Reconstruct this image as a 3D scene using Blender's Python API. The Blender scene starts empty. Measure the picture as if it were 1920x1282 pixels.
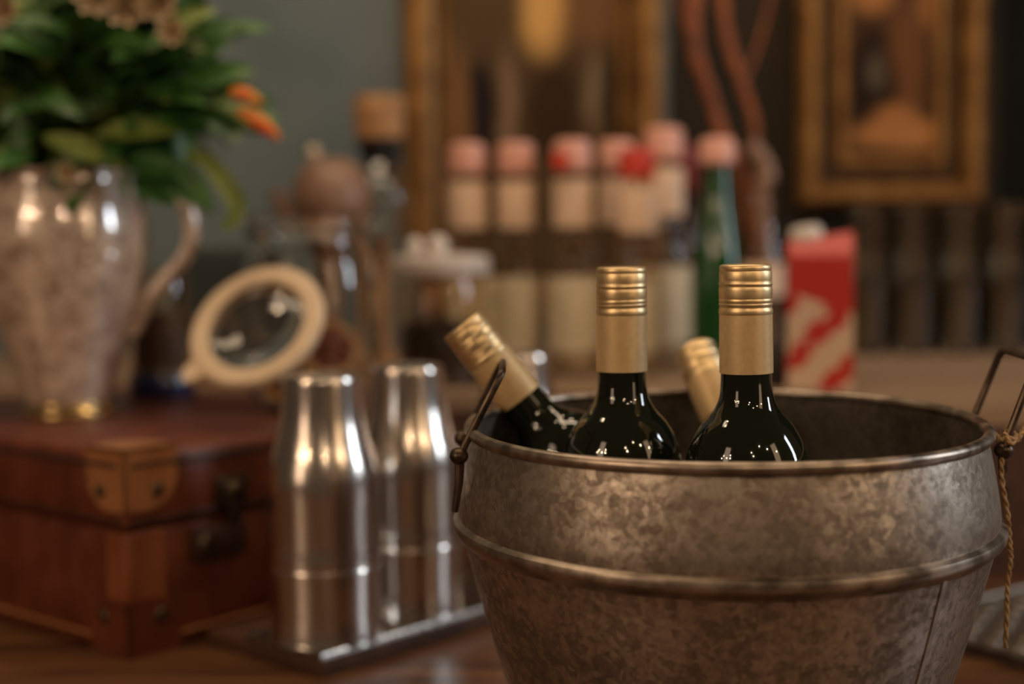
import bpy, bmesh, math, random
from mathutils import Vector, Matrix, Euler, Quaternion
random.seed(7)
S = bpy.context.scene
COL = S.collection
PI = math.pi
R = math.radians

# ------------------------------------------------------------------ camera
H = 0.34                       # eye height above the table top (z = 0)
cam_d = bpy.data.cameras.new('camera')
cam = bpy.data.objects.new('camera', cam_d)
COL.objects.link(cam)
cam.location = (0, 0, H)
cam.rotation_euler = (R(90 - 4.0), R(0.6), 0)
cam_d.sensor_width = 36
cam_d.lens = 50
cam_d.clip_start = 0.02
cam_d.dof.use_dof = True
cam_d.dof.focus_distance = 0.80
cam_d.dof.aperture_fstop = 2.5
cam_d.dof.aperture_blades = 0
S.camera = cam
CM = cam.rotation_euler.to_matrix()

def at(px, py, Y):
    """world point on the sight line of a photo pixel at distance Y from the eye"""
    d = CM @ Vector(((px - 960) / 2666.7, (641 - py) / 2666.7, -1))
    return Vector((0, 0, H)) + d * (Y / d.y)

# ------------------------------------------------------------------ colour management
vs = S.view_settings
vs.view_transform = 'Standard'
vs.look = 'None'
vs.gamma = 1
vs.use_curve_mapping = False
vs.exposure = 0.0

# ------------------------------------------------------------------ world and lights
W = bpy.data.worlds.new('world')
S.world = W
W.use_nodes = True
bg = W.node_tree.nodes['Background']
bg.inputs[0].default_value = (0.075, 0.050, 0.034, 1)
bg.inputs[1].default_value = 0.75

def area(name, loc, target, sx, sy, power, color):
    l = bpy.data.lights.new(name, 'AREA')
    l.shape = 'ELLIPSE' if sx > .5 and sy > .5 else 'RECTANGLE'
    l.size = sx
    l.size_y = sy
    l.energy = power
    l.color = color
    o = bpy.data.objects.new(name, l)
    COL.objects.link(o)
    o.location = loc
    o.rotation_euler = (Vector(target) - Vector(loc)).to_track_quat('-Z', 'Y').to_euler()
    return o

def bulb(loc, power, color=(1, .71, .44), rad=.014):
    l = bpy.data.lights.new('bulb_light', 'POINT')
    l.energy = power
    l.color = color
    l.shadow_soft_size = rad
    o = bpy.data.objects.new('bulb_light', l)
    COL.objects.link(o)
    o.location = loc

area('window_light', (2.6, 1.05, 1.15), (0, 1.2, .25), .26, 1.1, 20, (.80, .90, 1.0))
area('warm_lamp_right', (1.7, -.35, .95), (0, 1.1, .2), .40, 1.5, 5, (1, .68, .40))
area('warm_lamp_left', (-1.9, -.8, 1.25), (0, 1.3, .25), .50, 1.8, 9, (1, .70, .48))
for p in [(-.9, 1.1, 1.9), (-.2, .9, 2.1), (.7, 1.1, 2.0), (.2, 1.6, 1.9), (-.6, 1.7, 1.8)]:  # unseen overhead fill, added for general warm light from above
    bulb(p, 3.6, rad=.04)
area('back_fill_light', (.1, 1.25, 1.75), (.1, 2.2, .30), 2.0, .25, 14, (1, .76, .52))  # unseen fill, added to brighten only the counter and wall behind
for p in [(-1.45, -.20, 1.14), (-1.22, -.30, 1.00), (-1.50, -.12, .98), (-1.05, -.42, 1.16), (-1.00, -.40, .98), (.14, -.55, 1.20), (.22, -.50, .98)]:
    bulb(p, 4.2)
for p in [(.75, .0, 1.0), (1.05, .2, .85), (.55, -.3, 1.35)]:
    bulb(p, 3.0)

# ------------------------------------------------------------------ materials
def mat(name):
    m = bpy.data.materials.new(name)
    m.use_nodes = True
    nt = m.node_tree
    return m, nt, nt.nodes['Principled BSDF']

def simple(name, col, rough=.5, metal=0., spec=.5, coat=0., sheen=0.):
    m, nt, b = mat(name)
    b.inputs['Base Color'].default_value = (*col, 1)
    b.inputs['Roughness'].default_value = rough
    b.inputs['Metallic'].default_value = metal
    b.inputs['Specular IOR Level'].default_value = spec
    b.inputs['Coat Weight'].default_value = coat
    b.inputs['Coat Roughness'].default_value = .08
    return m

def noisy(name, c1, c2, scale, rough=(.4, .6), metal=0., bump=0., stretch=(1, 1, 1), detail=6,
          lo=.35, hi=.65, spec=.5, coat=0., bscale=None):
    m, nt, b = mat(name)
    N, L = nt.nodes, nt.links
    tc = N.new('ShaderNodeTexCoord')
    mp = N.new('ShaderNodeMapping')
    mp.inputs['Scale'].default_value = stretch
    L.new(tc.outputs['Object'], mp.inputs['Vector'])
    n = N.new('ShaderNodeTexNoise')
    n.inputs['Scale'].default_value = scale
    n.inputs['Detail'].default_value = detail
    L.new(mp.outputs[0], n.inputs['Vector'])
    r = N.new('ShaderNodeValToRGB')
    r.color_ramp.elements[0].position = lo
    r.color_ramp.elements[0].color = (*c1, 1)
    r.color_ramp.elements[1].position = hi
    r.color_ramp.elements[1].color = (*c2, 1)
    L.new(n.outputs['Fac'], r.inputs[0])
    L.new(r.outputs[0], b.inputs['Base Color'])
    mr = N.new('ShaderNodeMapRange')
    mr.inputs['From Min'].default_value = .3
    mr.inputs['From Max'].default_value = .7
    mr.inputs['To Min'].default_value = rough[0]
    mr.inputs['To Max'].default_value = rough[1]
    L.new(n.outputs['Fac'], mr.inputs[0])
    L.new(mr.outputs[0], b.inputs['Roughness'])
    b.inputs['Metallic'].default_value = metal
    b.inputs['Specular IOR Level'].default_value = spec
    b.inputs['Coat Weight'].default_value = coat
    if bump:
        bp = N.new('ShaderNodeBump')
        bp.inputs['Strength'].default_value = bump
        bp.inputs['Distance'].default_value = .002
        if bscale:
            n2 = N.new('ShaderNodeTexNoise')
            n2.inputs['Scale'].default_value = bscale
            n2.inputs['Detail'].default_value = 8
            L.new(mp.outputs[0], n2.inputs['Vector'])
            L.new(n2.outputs['Fac'], bp.inputs['Height'])
        else:
            L.new(n.outputs['Fac'], bp.inputs['Height'])
        L.new(bp.outputs[0], b.inputs['Normal'])
    return m

def glass(name, col=(1, 1, 1), rough=.0, ior=1.45):
    m, nt, b = mat(name)
    b.inputs['Base Color'].default_value = (*col, 1)
    b.inputs['Roughness'].default_value = rough
    b.inputs['Transmission Weight'].default_value = 1
    b.inputs['IOR'].default_value = ior
    return m

def galvanised():
    m, nt, b = mat('galvanised_zinc')
    N, L = nt.nodes, nt.links
    tc = N.new('ShaderNodeTexCoord')
    wob = N.new('ShaderNodeTexNoise')
    wob.inputs['Scale'].default_value = 60
    wob.inputs['Detail'].default_value = 4
    L.new(tc.outputs['Object'], wob.inputs['Vector'])
    add = N.new('ShaderNodeVectorMath')
    add.operation = 'MULTIPLY_ADD'
    L.new(wob.outputs['Color'], add.inputs[0])
    add.inputs[1].default_value = (.012, .012, .012)
    L.new(tc.outputs['Object'], add.inputs[2])
    v = N.new('ShaderNodeTexVoronoi')
    v.inputs['Scale'].default_value = 230
    L.new(add.outputs[0], v.inputs['Vector'])
    big = N.new('ShaderNodeTexNoise')
    big.inputs['Scale'].default_value = 22
    big.inputs['Detail'].default_value = 7
    big.inputs['Roughness'].default_value = .65
    L.new(tc.outputs['Object'], big.inputs['Vector'])
    fine = N.new('ShaderNodeTexNoise')
    fine.inputs['Scale'].default_value = 170
    fine.inputs['Detail'].default_value = 8
    fine.inputs['Roughness'].default_value = .7
    L.new(tc.outputs['Object'], fine.inputs['Vector'])
    sep = N.new('ShaderNodeSeparateColor')
    L.new(v.outputs['Color'], sep.inputs[0])
    m1 = N.new('ShaderNodeMath'); m1.operation = 'MULTIPLY'
    L.new(sep.outputs[0], m1.inputs[0]); m1.inputs[1].default_value = .16
    m2 = N.new('ShaderNodeMath'); m2.operation = 'MULTIPLY_ADD'
    L.new(fine.outputs['Fac'], m2.inputs[0]); m2.inputs[1].default_value = .55
    L.new(m1.outputs[0], m2.inputs[2])
    m3 = N.new('ShaderNodeMath'); m3.operation = 'MULTIPLY_ADD'
    L.new(big.outputs['Fac'], m3.inputs[0]); m3.inputs[1].default_value = .6
    L.new(m2.outputs[0], m3.inputs[2])
    cr = N.new('ShaderNodeValToRGB')
    e = cr.color_ramp.elements
    e[0].position = .44; e[0].color = (.150, .118, .092, 1)
    e[1].position = .80; e[1].color = (.60, .51, .42, 1)
    x = cr.color_ramp.elements.new(.60); x.color = (.27, .22, .175, 1)
    L.new(m3.outputs[0], cr.inputs[0])
    L.new(cr.outputs[0], b.inputs['Base Color'])
    rr = N.new('ShaderNodeMapRange')
    rr.inputs['From Min'].default_value = .5; rr.inputs['From Max'].default_value = .9
    rr.inputs['To Min'].default_value = .55; rr.inputs['To Max'].default_value = .26
    L.new(m3.outputs[0], rr.inputs[0])
    L.new(rr.outputs[0], b.inputs['Roughness'])
    b.inputs['Metallic'].default_value = .92
    bp = N.new('ShaderNodeBump')
    bp.inputs['Strength'].default_value = .4
    bp.inputs['Distance'].default_value = .0012
    L.new(m2.outputs[0], bp.inputs['Height'])
    L.new(bp.outputs[0], b.inputs['Normal'])
    return m

def wood(name, c1, c2, scale, stretch, rough=.45, planks=None):
    m, nt, b = mat(name)
    N, L = nt.nodes, nt.links
    tc = N.new('ShaderNodeTexCoord')
    mp = N.new('ShaderNodeMapping')
    mp.inputs['Scale'].default_value = stretch
    L.new(tc.outputs['Object'], mp.inputs[0])
    n = N.new('ShaderNodeTexNoise')
    n.inputs['Scale'].default_value = scale
    n.inputs['Detail'].default_value = 8
    n.inputs['Distortion'].default_value = .6
    L.new(mp.outputs[0], n.inputs['Vector'])
    r = N.new('ShaderNodeValToRGB')
    r.color_ramp.elements[0].position = .35
    r.color_ramp.elements[0].color = (*c1, 1)
    r.color_ramp.elements[1].position = .68
    r.color_ramp.elements[1].color = (*c2, 1)
    L.new(n.outputs['Fac'], r.inputs[0])
    L.new(r.outputs[0], b.inputs['Base Color'])
    b.inputs['Roughness'].default_value = rough
    bp = N.new('ShaderNodeBump')
    bp.inputs['Strength'].default_value = .2
    bp.inputs['Distance'].default_value = .001
    L.new(n.outputs['Fac'], bp.inputs['Height'])
    L.new(bp.outputs[0], b.inputs['Normal'])
    return m

def painting(name, base, blobs, rough=.5):
    """canvas painted with soft-edged patches: (cx, cz, rx, rz, colour, softness) in canvas units"""
    m, nt, b = mat(name)
    N, L = nt.nodes, nt.links
    tc = N.new('ShaderNodeTexCoord')
    n = N.new('ShaderNodeTexNoise')
    n.inputs['Scale'].default_value = 18
    n.inputs['Detail'].default_value = 5
    L.new(tc.outputs['Object'], n.inputs['Vector'])
    ad = N.new('ShaderNodeVectorMath'); ad.operation = 'MULTIPLY_ADD'
    L.new(n.outputs['Color'], ad.inputs[0])
    ad.inputs[1].default_value = (.025, 0, .025)
    L.new(tc.outputs['Object'], ad.inputs[2])
    prev = None
    for cx, cz, rx, rz, c, soft in blobs:
        mp = N.new('ShaderNodeMapping')
        mp.inputs['Location'].default_value = (-(cx + .0125) / rx, 0, -(cz + .0125) / rz)
        mp.inputs['Scale'].default_value = (1 / rx, 0, 1 / rz)
        L.new(ad.outputs[0], mp.inputs[0])
        ln = N.new('ShaderNodeVectorMath'); ln.operation = 'LENGTH'
        L.new(mp.outputs[0], ln.inputs[0])
        mr = N.new('ShaderNodeMapRange')
        mr.interpolation_type = 'SMOOTHSTEP'
        mr.inputs['From Min'].default_value = 1 - soft
        mr.inputs['From Max'].default_value = 1 + soft
        mr.inputs['To Min'].default_value = 1
        mr.inputs['To Max'].default_value = 0
        L.new(ln.outputs['Value'], mr.inputs[0])
        mx = N.new('ShaderNodeMix'); mx.data_type = 'RGBA'
        L.new(mr.outputs[0], mx.inputs[0])
        if prev is None:
            mx.inputs[6].default_value = (*base, 1)
        else:
            L.new(prev, mx.inputs[6])
        mx.inputs[7].default_value = (*c, 1)
        prev = mx.outputs[2]
    L.new(prev, b.inputs['Base Color'])
    b.inputs['Specular IOR Level'].default_value = .12
    b.inputs['Roughness'].default_value = rough
    return m

M = {}
M['zinc'] = galvanised()
M['zinc_rim'] = noisy('worn_zinc_rim', (.20, .16, .125), (.48, .39, .31), 70, (.28, .42), .92, .08)
M['wire'] = noisy('dark_wire', (.05, .035, .025), (.13, .09, .06), 90, (.3, .5), .85, .1)
M['gold_cap'] = noisy('gold_screw_cap', (.78, .57, .30), (.84, .64, .36), 220, (.38, .46), .88, .01)
M['gold_sleeve'] = noisy('gold_sleeve', (.66, .46, .23), (.72, .51, .26), 300, (.42, .52), .35, .02)
M['bottle'] = simple('dark_bottle_glass', (.006, .008, .003), .04, 0, .6, .3)
M['steel'] = noisy('polished_steel', (.70, .63, .56), (.80, .73, .66), 300, (.17, .24), 1.0, .02, (1, 1, .02))
M['tray_steel'] = noisy('tray_steel', (.35, .31, .27), (.5, .45, .4), 120, (.2, .35), 1.0)
M['drip'] = noisy('drip_mat_steel', (.16, .135, .115), (.28, .24, .20), 80, (.34, .44), .85)
M['leather'] = noisy('red_brown_leather', (.100, .022, .008), (.155, .036, .013), 30, (.34, .5), 0, .2, bscale=400)
M['leather_top'] = noisy('worn_leather_top', (.20, .055, .020), (.30, .090, .034), 14, (.35, .5), 0, .2, bscale=400)
M['leather_tan'] = noisy('tan_leather', (.30, .115, .042), (.40, .170, .066), 26, (.35, .5), 0, .2, bscale=400)
M['dark_metal'] = simple('dark_brass', (.10, .075, .045), .35, .9)
M['piping'] = simple('dark_piping', (.035, .013, .008), .45)
M['cream'] = noisy('cream_rubber', (.66, .50, .34), (.74, .58, .40), 40, (.4, .5))
M['glass'] = glass('clear_glass', (.97, .96, .93))
M['glass_warm'] = glass('smoky_glass', (.95, .88, .78), .02)
M['green_glass'] = simple('green_glass', (.006, .060, .012), .08, 0, .6, .2)
M['white'] = simple('white_ceramic', (.72, .66, .60), .25)
M['white_lid'] = simple('white_lid', (.62, .55, .50), .3)
M['cap_pink'] = simple('pale_pink_cap', (.72, .36, .28), .4)
M['cap_red'] = simple('red_cap', (.55, .035, .015), .4)
M['label'] = noisy('cream_label', (.72, .50, .34), (.80, .58, .42), 30, (.5, .6))
M['label_green'] = noisy('pale_label', (.50, .44, .28), (.72, .60, .44), 50, (.5, .6))
M['cork'] = noisy('cork', (.34, .16, .06), (.54, .30, .13), 50, (.6, .8), 0, .2)
M['black'] = simple('black_rubber', (.010, .008, .007), .5)
M['teal_black'] = simple('dark_teal_cloth', (.018, .024, .022), .8)
M['brown_pot'] = noisy('speckled_brown_ceramic', (.17, .09, .055), (.34, .20, .13), 160, (.3, .5), 0, .1)
M['leaf'] = noisy('glossy_leaf', (.016, .060, .010), (.060, .160, .030), 18, (.3, .5), spec=.4)
M['leaf_light'] = noisy('light_leaf', (.10, .16, .025), (.22, .28, .06), 20, (.35, .5))
M['stem'] = simple('green_stem', (.05, .08, .02), .5)
M['petal'] = noisy('dusty_pink_petal', (.40, .28, .16), (.60, .46, .28), 40, (.5, .6))
M['pepper'] = noisy('orange_bloom', (.75, .08, .01), (.62, .30, .03), 45, (.35, .45), lo=.42, hi=.6)
M['blue'] = simple('navy_glass', (.010, .018, .075), .15, 0, .6, .3)
M['brown_fill'] = noisy('brown_filling', (.06, .03, .015), (.20, .11, .06), 60, (.5, .7), 0, .4)
M['beans'] = noisy('coffee_filling', (.012, .006, .004), (.05, .025, .015), 120, (.4, .6), 0, .8)
M['citrus'] = noisy('dried_citrus_peel', (.42, .20, .05), (.55, .30, .09), 50, (.5, .6))
M['citrus_flesh'] = noisy('dried_citrus_flesh', (.14, .028, .010), (.24, .06, .02), 80, (.4, .5))
M['gilt'] = noisy('gilt_frame', (.17, .075, .018), (.30, .15, .042), 25, (.35, .55), .55, .3)
M['gilt_dark'] = noisy('gilt_groove', (.05, .025, .008), (.09, .045, .014), 25, (.4, .6), .4)
M['red_card'] = simple('red_carton', (.42, .020, .010), .4)
M['wall'] = noisy('grey_green_plaster', (.098, .128, .138), (.138, .166, .172), 5, (.7, .85), 0, .1, spec=.2)
M['wall_shaded'] = noisy('shaded_wall_plaster', (.016, .013, .009), (.030, .021, .013), 6, (.8, .9), 0, .1, spec=.12)  # same back wall, light falloff to the right painted into its colour
M['wall_deep_shade'] = noisy('deep_shade_wall', (.004, .004, .003), (.007, .006, .004), 6, (.8, .9), spec=.1)  # far right of that wall, the deeper falloff put into the colour
M['table'] = wood('table_wood', (.055, .022, .009), (.17, .075, .028), 5, (1, 9, 9), .35)
M['board'] = wood('board_wood', (.045, .016, .007), (.090, .034, .014), 6, (8, 1, 8), .68)
M['counter'] = wood('pale_counter_wood', (.22, .14, .085), (.36, .24, .15), 4, (1, 8, 8), .45)
M['twine'] = noisy('jute_twine', (.26, .15, .06), (.46, .30, .14), 260, (.8, .9), 0, .6)
M['branch'] = noisy('red_brown_bark', (.17, .045, .014), (.30, .09, .028), 30, (.6, .8), 0, .3)

def vase_mat():
    m, nt, b = mat('crackled_pearl_glaze')
    N, L = nt.nodes, nt.links
    tc = N.new('ShaderNodeTexCoord')
    v = N.new('ShaderNodeTexVoronoi'); v.inputs['Scale'].default_value = 260
    L.new(tc.outputs['Object'], v.inputs['Vector'])
    n = N.new('ShaderNodeTexNoise'); n.inputs['Scale'].default_value = 45; n.inputs['Detail'].default_value = 6
    L.new(tc.outputs['Object'], n.inputs['Vector'])
    sp = N.new('ShaderNodeSeparateColor'); L.new(v.outputs['Color'], sp.inputs[0])
    a = N.new('ShaderNodeMath'); a.operation = 'MULTIPLY_ADD'
    L.new(sp.outputs[0], a.inputs[0]); a.inputs[1].default_value = .35
    L.new(n.outputs['Fac'], a.inputs[2])
    r = N.new('ShaderNodeValToRGB')
    r.color_ramp.elements[0].position = .45; r.color_ramp.elements[0].color = (.36, .25, .19, 1)
    r.color_ramp.elements[1].position = .85; r.color_ramp.elements[1].color = (.86, .70, .56, 1)
    L.new(a.outputs[0], r.inputs[0]); L.new(r.outputs[0], b.inputs['Base Color'])
    b.inputs['Roughness'].default_value = .28
    b.inputs['Metallic'].default_value = .15
    b.inputs['Coat Weight'].default_value = 1
    b.inputs['Coat IOR'].default_value = 2.4
    b.inputs['Coat Roughness'].default_value = .03
    bp = N.new('ShaderNodeBump'); bp.inputs['Strength'].default_value = .15; bp.inputs['Distance'].default_value = .0008
    L.new(a.outputs[0], bp.inputs['Height']); L.new(bp.outputs[0], b.inputs['Normal'])
    return m
M['vase'] = vase_mat()
M['gold'] = simple('polished_gold', (.85, .60, .26), .25, 1.0)

# ------------------------------------------------------------------ mesh helpers
def finish(bm, name, m, parent=None, loc=None, rot=None, sharp=35):
    bmesh.ops.recalc_face_normals(bm, faces=bm.faces)
    me = bpy.data.meshes.new(name)
    bm.to_mesh(me)
    bm.free()
    for p in me.polygons:
        p.use_smooth = True
    me.set_sharp_from_angle(angle=R(sharp))
    me.materials.append(m)
    o = bpy.data.objects.new(name, me)
    COL.objects.link(o)
    if parent is not None:
        o.parent = parent
    if loc is not None:
        o.location = loc
    if rot is not None:
        o.rotation_euler = rot
    return o

def tag(o, label, cat, group=None, kind=None):
    o['label'] = label
    o['category'] = cat
    if group: o['group'] = group
    if kind: o['kind'] = kind
    return o

def thing(name, label, cat, loc=(0, 0, 0), rot=(0, 0, 0), group=None):
    o = bpy.data.objects.new(name, None)
    o.empty_display_size = .02
    COL.objects.link(o)
    o.location = loc
    o.rotation_euler = rot
    return tag(o, label, cat, group)

def structure(o):
    o['kind'] = 'structure'
    return o

def dup(o, parent=None, loc=None, rot=None, label=None):
    c = o.copy()
    COL.objects.link(c)
    if parent is not None: c.parent = parent
    if loc is not None: c.location = loc
    if rot is not None: c.rotation_euler = rot
    if label: c['label'] = label
    for ch in [x for x in bpy.data.objects if x.parent == o]:
        dup(ch, c)
    return c

def lathe(bm, prof, seg=64, close=False, c=(0, 0, 0)):
    rings = []
    for r, z in prof:
        if r < 1e-6:
            rings.append([bm.verts.new((c[0], c[1], c[2] + z))])
        else:
            rings.append([bm.verts.new((c[0] + r * math.cos(2 * PI * i / seg), c[1] + r * math.sin(2 * PI * i / seg), c[2] + z)) for i in range(seg)])
    pairs = list(zip(rings[:-1], rings[1:]))
    if close: pairs.append((rings[-1], rings[0]))
    for a, b in pairs:
        for i in range(seg):
            j = (i + 1) % seg
            if len(a) == 1 and len(b) == 1: continue
            if len(a) == 1: bm.faces.new((a[0], b[i], b[j]))
            elif len(b) == 1: bm.faces.new((a[i], a[j], b[0]))
            else: bm.faces.new((a[i], a[j], b[j], b[i]))
    return bm

def smooth_prof(pts, n=6):
    """Catmull-Rom through profile points"""
    out = []
    P = [pts[0]] + list(pts) + [pts[-1]]
    for i in range(1, len(P) - 2):
        p0, p1, p2, p3 = P[i - 1], P[i], P[i + 1], P[i + 2]
        for k in range(n):
            t = k / n
            out.append(tuple(.5 * ((2 * p1[d]) + (-p0[d] + p2[d]) * t + (2 * p0[d] - 5 * p1[d] + 4 * p2[d] - p3[d]) * t * t
                                   + (-p0[d] + 3 * p1[d] - 3 * p2[d] + p3[d]) * t ** 3) for d in range(len(p1))))
    out.append(tuple(pts[-1]))
    return out

def box(bm, x0, x1, y0, y1, z0, z1, bev=0, seg=2):
    g = bmesh.ops.create_cube(bm, size=1)
    for v in g['verts']:
        v.co = Vector((x0 + (v.co.x + .5) * (x1 - x0), y0 + (v.co.y + .5) * (y1 - y0), z0 + (v.co.z + .5) * (z1 - z0)))
    if bev:
        es = list({e for v in g['verts'] for e in v.link_edges})
        bmesh.ops.bevel(bm, geom=es, offset=bev, segments=seg, profile=.5, affect='EDGES')
    return bm

def tube(bm, pts, rad, seg=12, closed=False, cap=True):
    pts = [Vector(p) for p in pts]
    n = len(pts)
    rads = rad if isinstance(rad, (list, tuple)) else [rad] * n
    up = None
    rings = []
    for i in range(n):
        if closed: t = pts[(i + 1) % n] - pts[i - 1]
        else: t = pts[min(i + 1, n - 1)] - pts[max(i - 1, 0)]
        t.normalize()
        if up is None:
            up = Vector((0, 0, 1)) if abs(t.z) < .9 else Vector((1, 0, 0))
        a = (up - t * up.dot(t)).normalized()
        up = a
        b = t.cross(a)
        rings.append([bm.verts.new(pts[i] + (a * math.cos(2 * PI * k / seg) + b * math.sin(2 * PI * k / seg)) * rads[i]) for k in range(seg)])
    m = n if closed else n - 1
    for i in range(m):
        A, B = rings[i], rings[(i + 1) % n]
        for k in range(seg):
            j = (k + 1) % seg
            bm.faces.new((A[k], A[j], B[j], B[k]))
    if not closed and cap:
        bm.faces.new(rings[0][::-1])
        bm.faces.new(rings[-1])
    return bm

def curve(pts, n=8):
    return [Vector(p) for p in smooth_prof([tuple(p) for p in pts], n)]

def ball(bm, c, r, sc=(1, 1, 1), u=16, v=10, rot=None):
    mtx = Matrix.Translation(c) @ (rot.to_matrix().to_4x4() if rot else Matrix()) @ Matrix.Diagonal((*sc, 1))
    bmesh.ops.create_uvsphere(bm, u_segments=u, v_segments=v, radius=r, matrix=mtx)
    return bm

def prism(bm, poly, z0, z1, mtx=Matrix()):
    a = [bm.verts.new(mtx @ Vector((x, y, z0))) for x, y in poly]
    b = [bm.verts.new(mtx @ Vector((x, y, z1))) for x, y in poly]
    bm.faces.new(a[::-1])
    bm.faces.new(b)
    n = len(poly)
    for i in range(n):
        j = (i + 1) % n
        bm.faces.new((a[i], a[j], b[j], b[i]))
    return bm

def B(): return bmesh.new()

# ------------------------------------------------------------------ setting
WY = 2.22
bm = box(B(), -2.2, 2.2, .15, WY, -.045, 0)
tb = finish(bm, 'table', M['table'])
tag(tb, 'dark brown wooden table top under the zinc bucket and the suitcase', 'table')
bm = box(B(), -2.2, .245, WY, WY + .1, -.75, 2.4)
structure(finish(bm, 'wall_back', M['wall']))
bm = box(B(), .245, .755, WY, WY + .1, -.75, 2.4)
structure(finish(bm, 'wall_back', M['wall_shaded']))
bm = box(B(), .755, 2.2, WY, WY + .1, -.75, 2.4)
structure(finish(bm, 'wall_back', M['wall_deep_shade']))
bm = box(B(), -2.2, 2.2, -1.6, WY + .1, -.80, -.75)
structure(finish(bm, 'floor', M['board']))

# raised back counter (an L in plan: deeper on the right)
poly = [(-1.6, 1.80), (-.225, 1.80), (-.225, 1.60), (.15, 1.60), (.15, 1.41), (1.6, 1.41), (1.6, WY - .002), (-1.6, WY - .002)]
ct = thing('raised_counter', 'raised back counter with a pale wooden top behind the zinc bucket', 'counter')
finish(prism(B(), poly, .001, .152), 'counter_front', M['board'], ct)
finish(prism(B(), poly, .152, .172), 'counter_top', M['counter'], ct)

# ------------------------------------------------------------------ zinc bucket
BC = Vector((.128, .87, 0))
bk = thing('zinc_bucket', 'round galvanised zinc bucket holding four wine bottles', 'bucket', BC)
outer = [(.0, .0), (.110, .0), (.1125, .002)] + [(.1125 + (.1625 - .1125) * t + .003 * math.sin(PI * t), .002 + .160 * t) for t in [i / 10 for i in range(1, 11)]]
outer += [(.1640, .165), (.1650, .178)] + [(.1650 - .0085 * t ** 1.3, .178 + .048 * t) for t in (.15, .3, .5, .7, .85, 1)]
inner = [(r - .0014, z) for r, z in outer[3:]][::-1] + [(.111, .004), (0, .004)]
finish(lathe(B(), outer + inner, 160), 'bucket_body', M['zinc'], bk)
# rolled rim, a hair uneven
bm = B()
tube(bm, [(.1572 * math.cos(a), .1572 * math.sin(a), .2285 + .0006 * math.sin(3 * a)) for a in [2 * PI * i / 160 for i in range(160)]], .0037, 14, True)
finish(bm, 'rolled_rim', M['zinc_rim'], bk)
bandp = [(.1625, .161), (.1650, .1640), (.1672, .1655), (.1686, .1675), (.1690, .1700), (.1682, .1725), (.1662, .1740), (.1645, .1748), (.1632, .170)]
finish(lathe(B(), bandp, 160, True), 'raised_band', M['zinc_rim'], bk)
bm = B()
a0 = R(-52)
for k in range(10):
    t0, t1 = k / 10, (k + 1) / 10
    q = []
    for t in (t0, t1):
        r = .1125 + .05 * t + .003 * math.sin(PI * t) + .0008
        for da in (-.011, .011):
            q.append(bm.verts.new((r * math.cos(a0 + da), r * math.sin(a0 + da), .002 + .160 * t)))
    q2 = [bm.verts.new(v.co * 1) for v in q]
    for v in q2:
        v.co.x -= .0012 * math.cos(a0); v.co.y -= .0012 * math.sin(a0)
    bm.faces.new((q[0], q[1], q[3], q[2]))
    for i, j in ((0, 2), (1, 3)):
        bm.faces.new((q[i], q[j], q2[j], q2[i]))
finish(bm, 'side_seam', M['zinc_rim'], bk)

def handle(side, lean, hgt):
    """rectangular wire loop hinged at the rim; side +1 right, -1 left; lean>0 outwards"""
    rr = .166
    a = R(11.5)
    p = []
    for s in (1, -1):
        p.append(Vector((side * rr * math.cos(a), s * rr * math.sin(a), .216)))
    f, n_ = p
    top = lambda q: Vector((q.x + side * lean, q.y * .93, q.z + hgt))
    tf, tn = top(f), top(n_)
    def rnd(a_, b_, c_, r=.006):
        u = (a_ - b_).normalized(); w = (c_ - b_).normalized()
        return [b_ + u * r, b_ + u * r * .35 + w * r * .35, b_ + w * r]
    pts = [f] + [f.lerp(tf, .5)] + rnd(f, tf, tn) + [tf.lerp(tn, .5)] + rnd(tf, tn, n_) + [n_.lerp(tn, .5), n_]
    h = finish(tube(B(), pts, .0023, 10), 'wire_handle', M['wire'], bk)
    for q in (f, n_):
        bm = B()
        ball(bm, (q.x + side * .0005, q.y, q.z), .0058, (1, 1.2, .9))
        d = Vector((q.x, q.y, 0)).normalized()
        pts = [Vector((q.x, q.y, q.z)) , Vector((q.x + d.x * .0005, q.y, .200)), Vector((q.x + d.x * .0035, q.y, .182))]
        tube(bm, pts, [.0032, .0026, .0020], 8)
        finish(bm, 'handle_lug', M['wire'], bk)
bk.scale = (.985, .985, .985)
bk.location.z = .0028
bk.rotation_euler = (R(1.3), 0, 0)
handle(1, .020, .054)
handle(-1, -.026, .050)

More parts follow.
